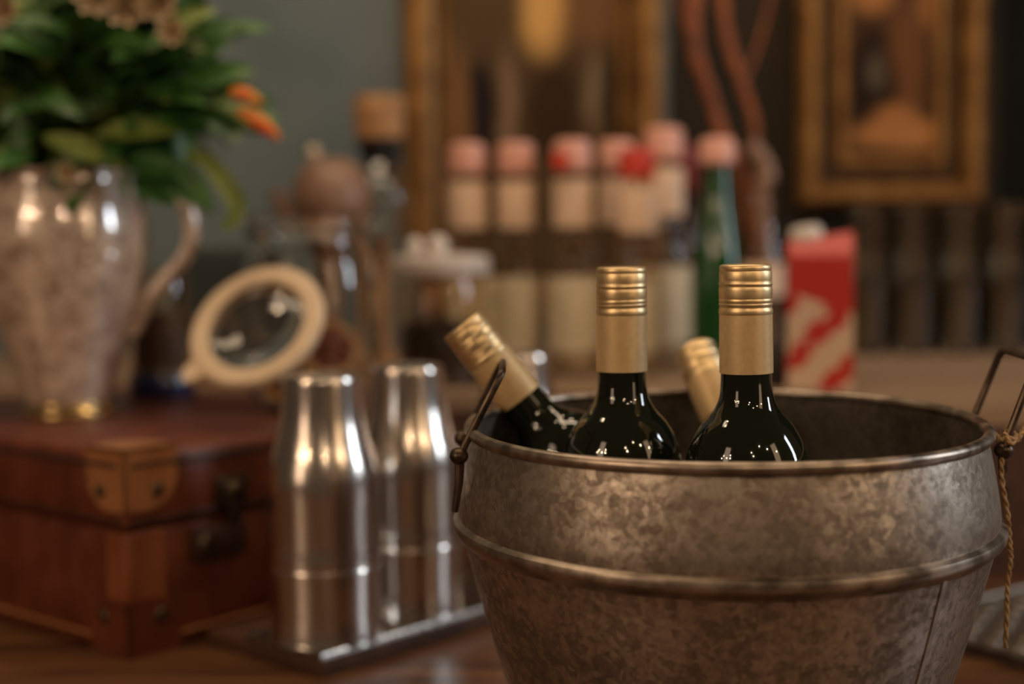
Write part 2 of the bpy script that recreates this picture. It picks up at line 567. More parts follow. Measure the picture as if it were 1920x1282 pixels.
# ------------------------------------------------------------------ wine bottles
def wine_bottle(label, base, axis_to, L=.315, spin=0, meshes=[]):
    base = Vector(base)
    ax = (Vector(axis_to) - base).normalized()
    q = Vector((0, 0, 1)).rotation_difference(ax)
    t = thing('wine_bottle', label, 'bottle', base, q.to_euler(), 'wine bottles in the zinc bucket')
    if not meshes:
        T = L
        g = [(0, .010), (.020, .004), (.030, 0), (.0355, .002), (.0372, .006), (.0374, T - .130)]
        g += smooth_prof([(.0374, T - .130), (.0366, T - .118), (.0335, T - .106), (.0275, T - .095), (.0205, T - .087), (.0163, T - .079), (.0150, T - .070), (.0147, T - .056)], 5)
        g += [(.0145, T - .003), (0, T - .003)]
        meshes.append(finish(lathe(B(), g, 72), 'bottle_glass', M['bottle'], t))
        s = [(.0149, T - .0632), (.0156, T - .0632), (.01555, T - .045), (.0154, T - .0292), (.0148, T - .0288)]
        meshes.append(finish(lathe(B(), s, 72, True), 'foil_sleeve', M['gold_sleeve'], t))
        c = [(.0148, .0290), (.0154, .0290), (.01565, .0283), (.0157, .0268), (.0154, .0256), (.0151, .0250), (.0151, .0245),
             (.0154, .0240), (.0156, .0230), (.0152, .0222), (.0155, .0214), (.01565, .0206), (.0153, .0197), (.0155, .0190), (.01555, .0150),
             (.0154, .0137), (.0151, .0130), (.0153, .0122), (.0156, .0114), (.0153, .0105), (.0151, .0100), (.0152, .0092), (.0153, .0080),
             (.01525, .0045), (.0149, .0038), (.0151, .0031), (.0152, .0022), (.0150, .0010), (.0143, .0002), (.0135, 0), (.0125, .0004), (0, .0004)]
        # thread grooves dip a little round the cap
        bm = B()
        lathe(bm, [(r, T - d) for r, d in c], 72)
        for v in bm.verts:
            d = T - v.co.z
            if .008 < d < .026:
                an = math.atan2(v.co.y, v.co.x)
                v.co.z += .0003 * math.sin(an + (1.5 if d > .018 else 0))
        meshes.append(finish(bm, 'screw_cap', M['gold_cap'], t))
    else:
        for m_ in meshes:
            c_ = m_.copy(); COL.objects.link(c_); c_.parent = t
    t.rotation_mode = 'QUATERNION'
    t.rotation_quaternion = q @ Quaternion((0, 0, 1), spin)
    return t

wine_bottle('upright gold-capped wine bottle left of the other upright one in the bucket', (.0665, .865, .0045), (.0660, .865, .5), .320, 0)
wine_bottle('upright gold-capped wine bottle nearest the bucket middle, hiding a leaning one', (.1385, .828, .0060), (.1355, .828, .33), .320, 1.9)
b3 = at(866, 608, .945)
wine_bottle('gold-capped wine bottle leaning far out over the left rim of the bucket', b3 - (b3 - Vector((.140, .938, .060))).normalized() * .320, b3, .320, .7)
b4 = at(1301, 655, 1.01)
wine_bottle('gold-capped wine bottle leaning back, half hidden behind an upright one', b4 - (b4 - Vector((.220, .840, .020))).normalized() * .290, b4, .320, 2.5).scale = (1, 1, .906)

# ------------------------------------------------------------------ twine on the right handle
kn = at(1893, 822, .835)
bm = B()
def rope(bm, pts, r):
    c = curve(pts, 10)
    for s in (0, PI):
        pp = []
        for i, p in enumerate(c):
            a = i * .9 + s
            pp.append(p + Vector((math.cos(a), math.sin(a), 0)) * r * .55)
        tube(bm, pp, r * .75, 6)
rope(bm, [at(1866, 812, .842), at(1880, 826, .832), at(1893, 820, .828), at(1905, 826, .832), at(1920, 805, .838), at(1935, 790, .842)], .0014)
rope(bm, [at(1885, 812, .83), at(1896, 832, .826), at(1904, 815, .834), at(1890, 808, .838), at(1884, 824, .832)], .0014)
rope(bm, [at(1893, 824, .828), at(1880, 850, .83), at(1879, 900, .83), at(1889, 960, .83), at(1893, 1010, .83), at(1895, 1050, .83), at(1889, 1100, .83), at(1888, 1150, .83), at(1885, 1214, .83)], .0013)
for i in range(40):
    p = kn + Vector((random.uniform(-.012, .012), random.uniform(-.004, .004), random.uniform(-.006, .008)))
    d = Vector((random.uniform(-1, 1), random.uniform(-1, 1), random.uniform(-1, 1))).normalized() * random.uniform(.002, .005)
    tube(bm, [p, p + d * .5, p + d + Vector((0, 0, .001))], .00012, 3)
tag(finish(bm, 'jute_twine', M['twine']), 'frayed jute twine knotted on the right bucket handle and hanging down', 'string')

# ------------------------------------------------------------------ suitcase
SU = .48; SV = .36; SH = .170
sc = thing('suitcase', 'red-brown leather suitcase with tan corner patches under the pitcher', 'suitcase', (-.319, 1.155, 0), (0, 0, R(50.3)))
ZS = .106
finish(box(B(), 0, SV, 0, SU, .0, ZS - .001, .006, 3), 'case_body', M['leather'], sc)
lid = finish(box(B(), -.002, SV + .002, -.002, SU + .002, ZS, SH, .007, 3), 'case_lid', M['leather'], sc)
bm = B()
for z, o_ in ((.160, .0035), (.113, .0030)):
    c = [(-o_, -o_), (SV + o_, -o_), (SV + o_, SU + o_), (-o_, SU + o_)]
    pts = []
    for i in range(4):
        a, b_ = Vector((*c[i], z)), Vector((*c[(i + 1) % 4], z))
        for t in (.02, .25, .5, .75, .98): pts.append(a.lerp(b_, t))
    tube(bm, pts, .0022 if z > .15 else .0016, 8, True)
finish(bm, 'piping', M['piping'], sc)
bm = B()
c = [(-.001, -.001), (SV + .001, -.001), (SV + .001, SU + .001), (-.001, SU + .001)]
pts = []
for i in range(4):
    a, b_ = Vector((*c[i], .012)), Vector((*c[(i + 1) % 4], .012))
    for t in (.02, .5, .98): pts.append(a.lerp(b_, t))
tube(bm, pts, .0016, 8, True)
finish(bm, 'base_piping', M['leather_tan'], sc)

def corner_patch(cx, cy, zc, up, m, name, s=.052):
    """three lobes of leather folded over one corner, with rivets"""
    sx = 1 if cx < SV / 2 else -1
    sy = 1 if cy < SU / 2 else -1
    sz = -1 if up else 1
    def lobe():
        p = [(0, 0), (s, 0)]
        for i in range(9):
            a = -.15 + (PI / 2 + .3) * i / 8
            p.append((s * .42 + s * .60 * math.cos(a), s * .42 + s * .60 * math.sin(a)))
        p += [(0, s)]
        return p
    P = lobe()
    bm = B()
    e = .0045
    for n in range(3):
        vs0, vs1 = [], []
        for a, b_ in P:
            for lst, off in ((vs0, -.0002 + e * .4), (vs1, e)):
                if n == 0: co = (cx + sx * (a - e), cy + sy * (b_ - e), zc - sz * (off))
                elif n == 1: co = (cx + sx * (a - e), cy - sy * off, zc + sz * (b_ - e))
                else: co = (cx - sx * off, cy + sy * (a - e), zc + sz * (b_ - e))
                if n == 0 and not up: co = (co[0], co[1], max(co[2], .0005))
                lst.append(bm.verts.new((co[0], co[1], max(co[2], .0003))))
        try:
            bm.faces.new(vs1); bm.faces.new(vs0[::-1])
            for i in range(len(P)):
                j = (i + 1) % len(P)
                bm.faces.new((vs0[i], vs0[j], vs1[j], vs1[i]))
        except ValueError:
            pass
    o = finish(bm, name, m, sc)
    for n in (1, 2):
        bm = B()
        rv = .55 * s
        rz = .62 * s
        if n == 1: ball(bm, (cx + sx * rv, cy - sy * .005, zc + sz * rz), .0062, (1, .5, 1))
        else: ball(bm, (cx - sx * .005, cy + sy * rv, zc + sz * rz), .0062, (.5, 1, 1))
        finish(bm, 'rivet', M['dark_metal'], o)
    return o
for cx, cy in ((0, 0), (SV, 0), (0, SU)):
    corner_patch(cx, cy, SH, True, M['leather_tan'], 'corner_patch')
    corner_patch(cx, cy, .0, False, M['leather'], 'lower_corner_patch')
# leather strip folded down the near vertical edge
bm = B()
box(bm, -.0030, .036, -.0030, 0.001, .035, .1045, .001, 1)
box(bm, -.0030, 0.001, -.0030, .026, .035, .1045, .001, 1)
box(bm, -.0042, .007, -.0042, .007, .040, .1040, .003, 2)
finish(bm, 'edge_strip', M['leather_top'], sc)
# latch on the right-hand face (y = 0 side)
lt = finish(box(B(), .088, .122, -.009, -.0005, .116, .140, .003, 2), 'latch_plate', M['dark_metal'], sc)
bm = B(); ball(bm, (.105, -.011, .128), .009, (1, .5, .8)); box(bm, .098, .112, -.012, -.006, .100, .128, .002, 2)
finish(bm, 'latch_hasp', M['dark_metal'], lt)
lk = finish(box(B(), .062, .118, -.011, .0005, .070, .099, .004, 2), 'lock_plate', M['piping'], sc)
bm = B(); ball(bm, (.072, -.012, .085), .008, (1, .5, 1.2))
finish(bm, 'lock_knob', M['dark_metal'], lk)

# ------------------------------------------------------------------ pitcher with bouquet
VB = at(130, 775, 1.446); VB.z = SH + .0005
pt = thing('ceramic_pitcher', 'large pearly mottled pitcher with gold foot holding the leafy bouquet', 'pitcher', VB)
body = smooth_prof([(.042, .014), (.047, .030), (.056, .060), (.069, .100), (.079, .140), (.0845, .175), (.0835, .200), (.078, .222), (.0735, .236), (.075, .246)], 5)
prof = [(0, .012), (.036, .012)] + body + [(r - .004, z) for r, z in body][::-1] + [(0, .022)]
finish(lathe(B(), prof, 96), 'pitcher_body', M['vase'], pt)
finish(lathe(B(), [(0, 0), (.044, 0), (.0455, .002), (.044, .006), (.040, .010), (.0395, .014), (.043, .018), (.0440, .020), (.038, .0205), (0, .0205)], 96), 'gold_foot', M['gold'], pt)
hp = [(.076, 0, .222), (.092, 0, .228), (.112, -.004, .224), (.128, -.006, .206), (.131, -.006, .180), (.122, -.004, .158), (.104, -.002, .138), (.088, 0, .120), (.074, 0, .098), (.064, 0, .082)]
c = curve(hp, 6)
finish(tube(B(), c, [.0075 + .0025 * abs(i / (len(c) - 1) * 2 - 1) for i in range(len(c))], 14), 'pitcher_handle', M['vase'], pt)

bq = thing('leafy_bouquet', 'dense bouquet of dark green leaves with orange tips in the pitcher', 'bouquet', (VB.x, VB.y, VB.z + .02))
def leaf(bm, p, d, nrm, L, w, droop=.25, fold=.25):
    d = d.normalized()
    s = d.cross(nrm).normalized()
    n = s.cross(d).normalized()
    rows = []
    K = 9
    for i in range(K):
        t = i / (K - 1)
        ww = w * (math.sin(PI * min(1, t * .97 + .02)) ** .8) * (1 - .25 * t)
        cpt = p + d * L * t + n * (-droop * L * t * t)
        row = []
        for k in (-1, -.5, 0, .5, 1):
            row.append(bm.verts.new(cpt + s * ww * k + n * (fold * ww * abs(k) + .04 * w * math.sin(9 * t + k))))
        rows.append(row)
    for a, b_ in zip(rows[:-1], rows[1:]):
        for k in range(4):
            bm.faces.new((a[k], a[k + 1], b_[k + 1], b_[k]))
BO = Vector(bq.location)
def lp(px, py, Y=1.42): return at(px, py, Y) - BO
bmd, bml, bms = B(), B(), B()
ctr = lp(190, 190, 1.45)
rng = random.Random(21)
base = Vector((0, 0, .20))
# stems fan out from the neck of the pitcher; leaves sit along them
for i in range(96):
    a = rng.uniform(0, 2 * PI)
    el = rng.uniform(-.30, 1.35)
    if math.cos(a) > .1: el = max(el, .12)
    d = Vector((math.cos(a) * math.cos(el), math.sin(a) * math.cos(el) * .85, math.sin(el)))
    tip = Vector((.040, 0, .280)) + Vector((d.x * .118, d.y * .10, d.z * .20 - .02))
    pts = curve([base + Vector((rng.uniform(-.03, .03), rng.uniform(-.03, .03), -.06)), base.lerp(tip, .45) + Vector((0, 0, .03)), tip], 6)
    tube(bms, pts, .0016, 6)
    for k in range(9):
        t = .30 + .70 * k / 8
        q = pts[min(len(pts) - 1, int(t * (len(pts) - 1)))]
        out = (q - Vector((.03, 0, .25))).normalized()
        ld = (out + Vector((rng.uniform(-.9, .9), rng.uniform(-.9, .9), rng.uniform(-.8, .45)))).normalized()
        L = rng.uniform(.045, .078)
        tgt = bml if rng.random() < .17 else bmd
        leaf(tgt, q, ld, Vector((rng.uniform(-.5, .5), -.8 + rng.uniform(-.4, .4), .8)), L, L * rng.uniform(.20, .32), rng.uniform(.1, .5))
# the sprays that show in outline on the right
for (x0, y0, x1, y1, w, l_) in [(330, 160, 475, 118, .016, 0), (300, 130, 430, 70, .013, 0), (330, 200, 460, 150, .014, 0), (300, 60, 400, 10, .012, 1),
                            (330, 240, 420, 200, .012, 0), (180, 250, 350, 232, .013, 1), (75, 255, 230, 300, .012, 1), (330, 300, 400, 400, .012, 0),
                            (290, 320, 395, 385, .013, 0), (330, 60, 385, 90, .011, 1), (250, 330, 330, 380, .014, 0), (60, 180, 20, 320, .012, 0),
                            (280, 210, 400, 240, .012, 0), (250, 90, 390, 60, .013, 0), (240, 300, 350, 330, .014, 0), (150, 300, 90, 350, .013, 0)]:
    p, q = lp(x0, y0, 1.37), lp(x1, y1, 1.36)
    leaf(bml if l_ else bmd, p, q - p, Vector((0, -1, .7)), (q - p).length, w * 1.15, .12)
# long arching bright leaf
arc = [lp(345, 292, 1.37), lp(385, 300, 1.365), lp(420, 340, 1.36), lp(445, 385, 1.36), lp(435, 415, 1.36), lp(415, 425, 1.36)]
c = curve(arc, 5)
prev = None
for i, p in enumerate(c):
    t = i / (len(c) - 1)
    w = .0095 * math.sin(PI * (t * .9 + .07)) ** .7
    d = (c[min(i + 1, len(c) - 1)] - c[max(i - 1, 0)]).normalized()
    s = d.cross(Vector((0, 1, 0))).normalized()
    row = [bml.verts.new(p - s * w), bml.verts.new(p + Vector((0, .003, 0))), bml.verts.new(p + s * w)]
    if prev:
        for k in range(2): bml.faces.new((prev[k], prev[k + 1], row[k + 1], row[k]))
    prev = row
fo = finish(bmd, 'foliage', M['leaf'], bq)
fo['kind'] = 'stuff'
f2 = finish(bml, 'pale_foliage', M['leaf_light'], bq)
f2['kind'] = 'stuff'
f3 = finish(bms, 'stems', M['stem'], bq)
def bloom(px, py, Y, r, n=9):
    bm = B()
    c = lp(px, py, Y)
    for ring, (rr, cnt) in enumerate(((1, n), (.7, n - 2), (.4, 5))):
        for i in range(cnt):
            a = 2 * PI * i / cnt + ring
            leaf(bm, c, Vector((math.cos(a), -.5 - ring * .4, math.sin(a))), Vector((0, -1, .3)), r * rr, r * .35 * rr, -.3)
    finish(bm, 'blossom', M['petal'], bq)
for px, py, Y, r in ((245, 12, 1.36, .030), (300, 5, 1.36, .028), (325, 62, 1.35, .018), (190, -8, 1.36, .03), (10, 20, 1.37, .022), (128, 325, 1.35, .014)):
    bloom(px, py, Y, r)
for a_, b_, w in (((432, 174), (492, 194), .0062), ((446, 208), (525, 260), .0072)):
    p, q = lp(*a_, 1.355), lp(*b_, 1.35)
    c = curve([p, p.lerp(q, .35) + Vector((0, 0, .003)), p.lerp(q, .7) + Vector((0, 0, .002)), q], 5)
    n = len(c)
    bm = tube(B(), c, [w * (math.sin(PI * (.12 + .86 * i / (n - 1)))) ** .8 + .0004 for i in range(n)], 12)
    finish(bm, 'orange_bud', M['pepper'], bq)['label'] = 'bright orange pointed bud'
# stem carrying the buds
bm = tube(B(), curve([lp(330, 190, 1.37), lp(390, 180, 1.36), lp(440, 190, 1.355), lp(448, 212, 1.353)], 5), .0015, 6)
finish(bm, 'bud_stem', M['stem'], bq)

# ------------------------------------------------------------------ glass with navy base on the suitcase
g = at(305, 742, 1.60); g.z = SH + .0005
tg = thing('glass_tumbler', 'brown-filled glass tumbler with a navy blue base beside the pitcher', 'glass', g)
finish(lathe(B(), [(0, 0), (.035, 0), (.037, .003), (.037, .024), (.035, .027), (0, .027)], 48), 'navy_base', M['blue'], tg)
w = [(.0345, .0275), (.0345, .070), (.034, .115), (.031, .138), (.0295, .145)]
finish(lathe(B(), [(0, .0275)] + w + [(r - .002, z) for r, z in w][::-1][:-1] + [(.031, .030), (0, .030)], 48), 'glass_wall', M['glass_warm'], tg)
finish(lathe(B(), [(0, .0305), (.0308, .0305), (.0310, .070), (.0308, .095), (.02, .098), (0, .099)], 48), 'brown_contents', M['brown_fill'], tg)
# dark bag/box behind the handle of the pitcher
p = at(425, 560, 1.88)
bm = box(B(), -.060, .060, -.035, .035, 0, .165, .018, 4)
o = finish(bm, 'dark_canister', M['teal_black'], None, (p.x - .005, 1.90, .1725))
tag(o, 'dark squat container behind the pitcher handle', 'container')

# ------------------------------------------------------------------ hermetic jar with open lid
JB = at(585, 774, 1.47); JB.z = SH + .0005
jr = thing('preserving_jar', 'round clear preserving jar with its cream-ringed lid hanging open', 'jar', JB)
w = smooth_prof([(.053, 0.004), (.060, .012), (.067, .035), (.070, .075), (.070, .115), (.0665, .148), (.060, .166), (.058, .174)], 4)
wall_ = [(0, .0), (.049, .0)] + w + [(.0625, .176), (.0640, .180), (.0635, .186), (.0600, .189), (.0620, .194), (.0620, .199), (.0595, .201), (.0560, .200), (.0548, .174)]
wall_ += [(r - .0032, z) for r, z in w][::-1][2:] + [(.045, .007), (0, .007)]
finish(lathe(B(), wall_, 96), 'jar_glass', M['glass'], jr)
# wire bail round the neck
bm = B()
tube(bm, [(.0645 * math.cos(a), .0645 * math.sin(a), .1835) for a in [2 * PI * i / 48 for i in range(48)]], .0013, 8, True)
finish(bm, 'neck_wire', M['tray_steel'], jr)
# the lid
LC = at(482, 612, 1.325)
view = (LC - Vector((0, 0, H))).normalized()
right = view.cross(Vector((0, 0, 1))).normalized()
upv = right.cross(view).normalized()
side_dir = (right * -.574 + upv * .819)
nrm = (-view * math.cos(R(43)) + side_dir * math.sin(R(43))).normalized()
tabd = (right * -.80 - upv * .60)
tabd = (tabd - nrm * tabd.dot(nrm)).normalized()
yd = nrm.cross(tabd)
LM = Matrix((tabd, yd, nrm)).transposed().to_4x4()
LM.translation = LC - JB
bm = B()
Ro, Ri = .0665, .0475
gp = [(Ri, -.003), (Ri + .002, -.0055), (Ro - .004, -.0055), (Ro, -.003), (Ro, .003), (Ro - .003, .0055), (Ri + .003, .0050), (Ri, .002)]
lathe(bm, gp, 96, True)
tb_ = [(Ro - .006, -.013), (Ro + .004, -.0115), (Ro + .013, -.0085), (Ro + .0165, -.004), (Ro + .017, .002), (Ro + .0145, .0065), (Ro + .004, .0105), (Ro - .006, .013)]
prism(bm, tb_, -.0035, .0035)
o = finish(bm, 'rubber_ring', M['cream'], jr)
o.matrix_local = LM
bm = B()
lathe(bm, [(0, -.006), (.030, -.0055), (Ri + .001, -.003), (Ri + .001, .002), (.044, .005), (.030, .0085), (0, .0095), ], 96)
o = finish(bm, 'glass_lid', M['glass'], jr)
o.matrix_local = LM
# lid wire from the lid edge to the neck of the jar
A = LM @ Vector((-Ro * .95, .0, -.003))
bm = tube(B(), curve([A + Vector((-.01, 0, -.02)), A, A.lerp(Vector((-.056, -.032, .183)), .5) + Vector((0, -.01, .0)), Vector((-.056, -.032, .183))], 6), .0012, 6)
finish(bm, 'hinge_wire', M['tray_steel'], jr)
# dried citrus inside the jar
def citrus(dx, dy, z, rad, rot, lab):
    t = thing('dried_citrus', lab, 'fruit', (JB.x + dx, JB.y + dy, JB.z + z), rot, 'dried citrus in the preserving jar')
    bm = lathe(B(), [(rad * .80, -.003), (rad, -.004), (rad * 1.03, 0), (rad, .004), (rad * .80, .003)], 40, True)
    finish(bm, 'peel', M['citrus'], t)
    bm = lathe(B(), [(0, -.0035), (rad * .3, -.0045), (rad * .81, -.0025), (rad * .81, .0025), (rad * .35, .0045), (0, .004)], 40)
    for v in bm.verts:
        a = math.atan2(v.co.y, v.co.x); v.co.z *= 1 + .5 * math.cos(9 * a)
    finish(bm, 'flesh', M['citrus_flesh'], t)
citrus(.024, -.030, .064, .0285, (R(72), R(8), R(14)), 'dried citrus slice standing against the jar front, dark red middle')
citrus(-.024, -.006, .034, .026, (R(66), R(-12), R(-30)), 'dried citrus slice at the left inside the jar')
citrus(.018, .012, .036, .027, (R(60), R(20), R(40)), 'dried citrus slice behind the dark red one in the jar')
citrus(0, 0, .012, .030, (R(4), R(3), 0), 'dried citrus slice lying flat on the jar bottom')

# ------------------------------------------------------------------ tray with stacks of steel cups
TA = math.atan2(.75, .66)
tr = thing('serving_tray', 'narrow steel-topped wooden tray under the upturned steel cups', 'tray', (-.153, 1.096, 0), (0, 0, TA))
finish(box(B(), 0, .37, 0, .148, 0, .014, .002, 2), 'wooden_base', M['board'], tr)
bm = box(B(), .001, .369, .001, .094, .0141, .0165)
for a, b_ in (((.001, .001), (.369, .001)), ((.369, .001), (.369, .094)), ((.369, .094), (.001, .094)), ((.001, .094), (.001, .001))):
    tube(bm, [(*a, .0178), (*b_, .0178)], .0013, 8)
finish(bm, 'steel_plate', M['tray_steel'], tr)

cp = [(.0402, 0), (.0409, .0008), (.0406, .002), (.0400, .004), (.0394, .025), (.0398, .048)]
cup_o = cp + smooth_prof([(.0403, .062), (.0398, .074), (.0375, .088), (.0335, .104), (.0305, .120), (.0290, .136), (.0282, .154)], 5) + [(.0272, .1563), (.0255, .157), (.024, .1560), (0, .1555)]
K_ = 1.15
cup_o = [(a_ * K_, z_ * 1.0) for a_, z_ in cup_o]
cup_i = [(max(0, r - .0011), z - (.0011 if z > .1 else 0)) for r, z in cup_o[1:-1]][::-1]
cup_mesh = None
G3 = 'upturned steel cups nested on the tray'
def cup(x, y, z, label):
    global cup_mesh
    if cup_mesh is None:
        o = finish(lathe(B(), cup_o + [(0, .1544)] + cup_i, 96, False), 'steel_cup', M['steel'], None, (x, y, z), sharp=28)
        cup_mesh = o.data
    else:
        o = bpy.data.objects.new('steel_cup', cup_mesh); COL.objects.link(o); o.location = (x, y, z)
    tag(o, label, 'cup', G3)
for (x, y), nm in (((-.1570, 1.158), 'stack nearest the suitcase'), ((-.0940, 1.243), 'middle stack'), ((.004, 1.366), 'farthest stack, behind the leaning bottle')):
    cup(x, y, .0170, 'upturned steel cup at the bottom of the ' + nm)
    cup(x, y, .0170 + .0600, 'upturned steel cup on top of the ' + nm)

# ------------------------------------------------------------------ studded drip mat on the right
a_ = Vector((.56, -.83)).normalized()
dm = thing('drip_mat', 'dark studded metal drip mat behind the right of the bucket', 'mat', (.338, 1.190, 0), (0, 0, math.atan2(a_.y, a_.x)))
bm = box(B(), -.03, .34, 0, .24, 0, .008, .0015, 1)
for i in range(13):
    for j in range(9):
        ball(bm, (-.012 + i * .026 + (j % 2) * .013, .018 + j * .025, .009), .0066, (1.0, .75, .5), 10, 6)
finish(bm, 'studded_plate', M['drip'], dm)
bm = B()
q = [(-.03, 0), (.34, 0), (.34, .24), (-.03, .24)]
for i in range(4): tube(bm, [(*q[i], .011), (*q[(i + 1) % 4], .0085)], .0022, 8)
finish(bm, 'raised_edge', M['drip'], dm)

# ------------------------------------------------------------------ things on the raised counter
CT = .1725
def on_counter(px, Y): 
    p = at(px, 700, Y); p.z = CT
    return p

# glass canister with white lid
p = on_counter(829, 1.70)
cn = thing('lidded_canister', 'glass canister of dark beans with a white knobbed lid', 'canister', p)
w = [(.051, .003), (.053, .012), (.053, .110), (.050, .122), (.048, .128)]
finish(lathe(B(), [(0, 0), (.048, 0)] + w + [(r - .003, z) for r, z in w][::-1] + [(0, .006)], 64), 'canister_glass', M['glass_warm'], cn)
finish(lathe(B(), [(0, .0065), (.0485, .0065), (.0495, .012), (.0495, .066), (.04, .074), (0, .080)], 48), 'dark_beans', M['beans'], cn)
ld = finish(lathe(B(), [(0, .1285), (.054, .1285), (.0585, .131), (.0595, .138), (.0585, .149), (.054, .153), (.03, .155), (0, .155)], 64), 'canister_lid', M['white_lid'], cn)
for dx, s_ in ((-.030, .010), (-.003, .0125)):
    bm = B(); ball(bm, (dx, 0, .164), s_, (1, 1, 1.1)); lathe(bm, [(s_ * .6, .1545), (s_ * .6, .166)], 20)
    finish(bm, 'lid_knob', M['white'], ld)

# round brown pot with a spout
p = on_counter(628, 1.86)
tp = thing('brown_teapot', 'speckled brown round pot on a tall foot with stubby spout', 'teapot', p)
pr = smooth_prof([(.036, .0), (.038, .008), (.022, .022), (.016, .060), (.018, .110), (.024, .150), (.041, .182), (.052, .210), (.0515, .236), (.041, .262), (.026, .275), (.016, .279)], 5)
finish(lathe(B(), [(0, 0)] + pr + [(0, .280)], 64), 'pot_body', M['brown_pot'], tp)
finish(tube(B(), curve([(-.042, 0, .195), (-.058, 0, .202), (-.066, 0, .218), (-.072, 0, .238)], 5), [.013, .0125, .012, .0115, .011, .0105, .010, .0095, .009, .009, .009, .009, .009, .009, .010, .010][:16], 12), 'spout', M['brown_pot'], tp)
bm = B(); ball(bm, (-.022, 0, .287), .0085); tube(bm, [(-.022, 0, .262), (-.022, 0, .285)], .005, 10)
finish(bm, 'lid_knob', M['cream'], tp)

# round glass flask with a cork and black collar on a wooden stem
p = on_counter(718, 1.95)
FZ = .062
fl = thing('corked_flask', 'round glass flask with thick cork and black funnel collar', 'flask', p)
w = smooth_prof([(.006, 0.1740), (.024, 0.1780), (.040, 0.1940), (.0465, 0.2180), (.0420, 0.2440), (.030, 0.2640), (.022, 0.2780)], 5)
finish(lathe(B(), [(0, 0.1740)] + w + [(r - .0025, z) for r, z in w][::-1][:-4] + [(0, 0.1785)], 64), 'flask_glass', M['glass'], fl)
finish(lathe(B(), [(0, 0.2480), (.008, 0.2520), (.020, 0.2760), (.029, 0.2940), (.029, 0.3040), (.020, 0.3080), (0, 0.3080)], 48), 'black_collar', M['black'], fl)
bm = lathe(B(), [(0, 0.3085), (.031, 0.3085), (.033, 0.3110), (.035, 0.3620), (.0345, 0.3660), (.032, 0.3675), (0, 0.3675)], 48)
o = finish(bm, 'cork', M['cork'], fl)
finish(lathe(B(), [(0, 0), (.034, 0), (.035, .005), (.02, .010), (.012, .022), (.0115, 0.1620), (.018, 0.1720), (.006, 0.1738), (0, 0.1738)], 48), 'wooden_stem', M['cork'], fl)

# row of clear bottles with pink and red caps
G4 = 'clear bottles with wide pale neck labels at the back'
proto = {}
def back_bottle(px, Y, cap, label, s=1.0):
    p = on_counter(px, Y)
    t = thing('syrup_bottle', label, 'bottle', p, (0, 0, 0), G4)
    t.scale = (s, s, s)
    if not proto:
        w = smooth_prof([(.031, .003), (.0325, .010), (.0325, .060), (.0325, .125), (.0315, .140), (.026, .158), (.0205, .172), (.0195, .190), (.0195, .255)], 4)
        proto['g'] = finish(lathe(B(), [(0, 0), (.029, 0)] + w + [(r - .0022, z) for r, z in w][::-1] + [(0, .006)], 48), 'bottle_glass', M['glass_warm'], t)
        proto['n'] = finish(lathe(B(), [(.0203, .186), (.0245, .1865), (.0250, .190), (.0250, .240), (.0243, .2445), (.0203, .245)], 40, True), 'neck_label', M['label'], t)
        proto['b'] = finish(lathe(B(), [(.0327, .030), (.0333, .030), (.0333, .124), (.0327, .124)], 40, True), 'body_label', M['label_green'], t)
        proto['l'] = finish(lathe(B(), [(0, .007), (.029, .007), (.0298, .02), (.0298, .122), (0, .124)], 40), 'contents', M['label_green'], t)
        me = lathe(B(), [(0, .2555), (.0215, .2555), (.0235, .258), (.0240, .285), (.0225, .292), (.018, .295), (0, .2955)], 40)
        proto['c1'] = finish(me, 'bottle_cap', M['cap_pink'], t)
        m2 = proto['c1'].data.copy(); m2.materials.clear(); m2.materials.append(M['cap_red'])
        proto['c2'] = m2
        caps = proto['c1']
        if cap == 'red': caps.data = m2
    else:
        for k in ('g', 'n', 'b', 'l'):
            c_ = proto[k].copy(); COL.objects.link(c_); c_.parent = t
        c_ = proto['c1'].copy(); COL.objects.link(c_); c_.parent = t
        if cap == 'red': c_.data = proto['c2']
back_bottle(880, 1.84, 'pink', 'clear bottle with pink cap, leftmost of the back row beside the gilt frame')
back_bottle(971, 1.84, 'pink', 'clear bottle with pink cap, second from the left in the back row')
back_bottle(1076, 1.80, 'pink', 'clear bottle with pink cap standing behind the left upright wine bottle', 1.0)
back_bottle(1158, 1.90, 'pink', 'clear bottle with pink cap, fourth from the left in the back row', 1.02)
back_bottle(1196, 1.80, 'red', 'clear bottle with red cap crowded between pink-capped ones', .96)
back_bottle(1246, 1.92, 'pink', 'clear bottle with pink cap, tallest, next to the green bottle', 1.08)
# red tag on the third bottle's cap
o = finish(lathe(B(), [(0, -.004), (.010, -.004), (.0115, 0), (.010, .004), (0, .004)], 24), 'red_stopper', M['cap_red'], None, at(1052, 302, 1.765), (R(90), 0, 0))
tag(o, 'small round red stopper in front of a pink cap in the back row', 'stopper')
t3 = [x for x in bpy.data.objects if x.get('group') == G4][2]
for k in ('label', 'category'): del o[k]
o.parent = t3; o.location = at(1050, 302, 1.765) - t3.location

# dark red bottle cap neighbour
p = on_counter(1285, 2.0)
t = thing('dark_red_bottle', 'slim bottle with dark red top between clear and green bottles', 'bottle', p)
finish(lathe(B(), [(0, 0), (.026, 0), (.028, .004), (.028, .14), (.022, .17), (.014, .20), (.0135, .235), (0, .235)], 40), 'bottle_glass', simple('maroon_glass', (.03, .008, .006), .1), t)
finish(lathe(B(), [(0, .2352), (.019, .2352), (.020, .24), (.020, .295), (.017, .30), (0, .30)], 32), 'bottle_cap', simple('dark_red_cap', (.16, .010, .008), .4), t)

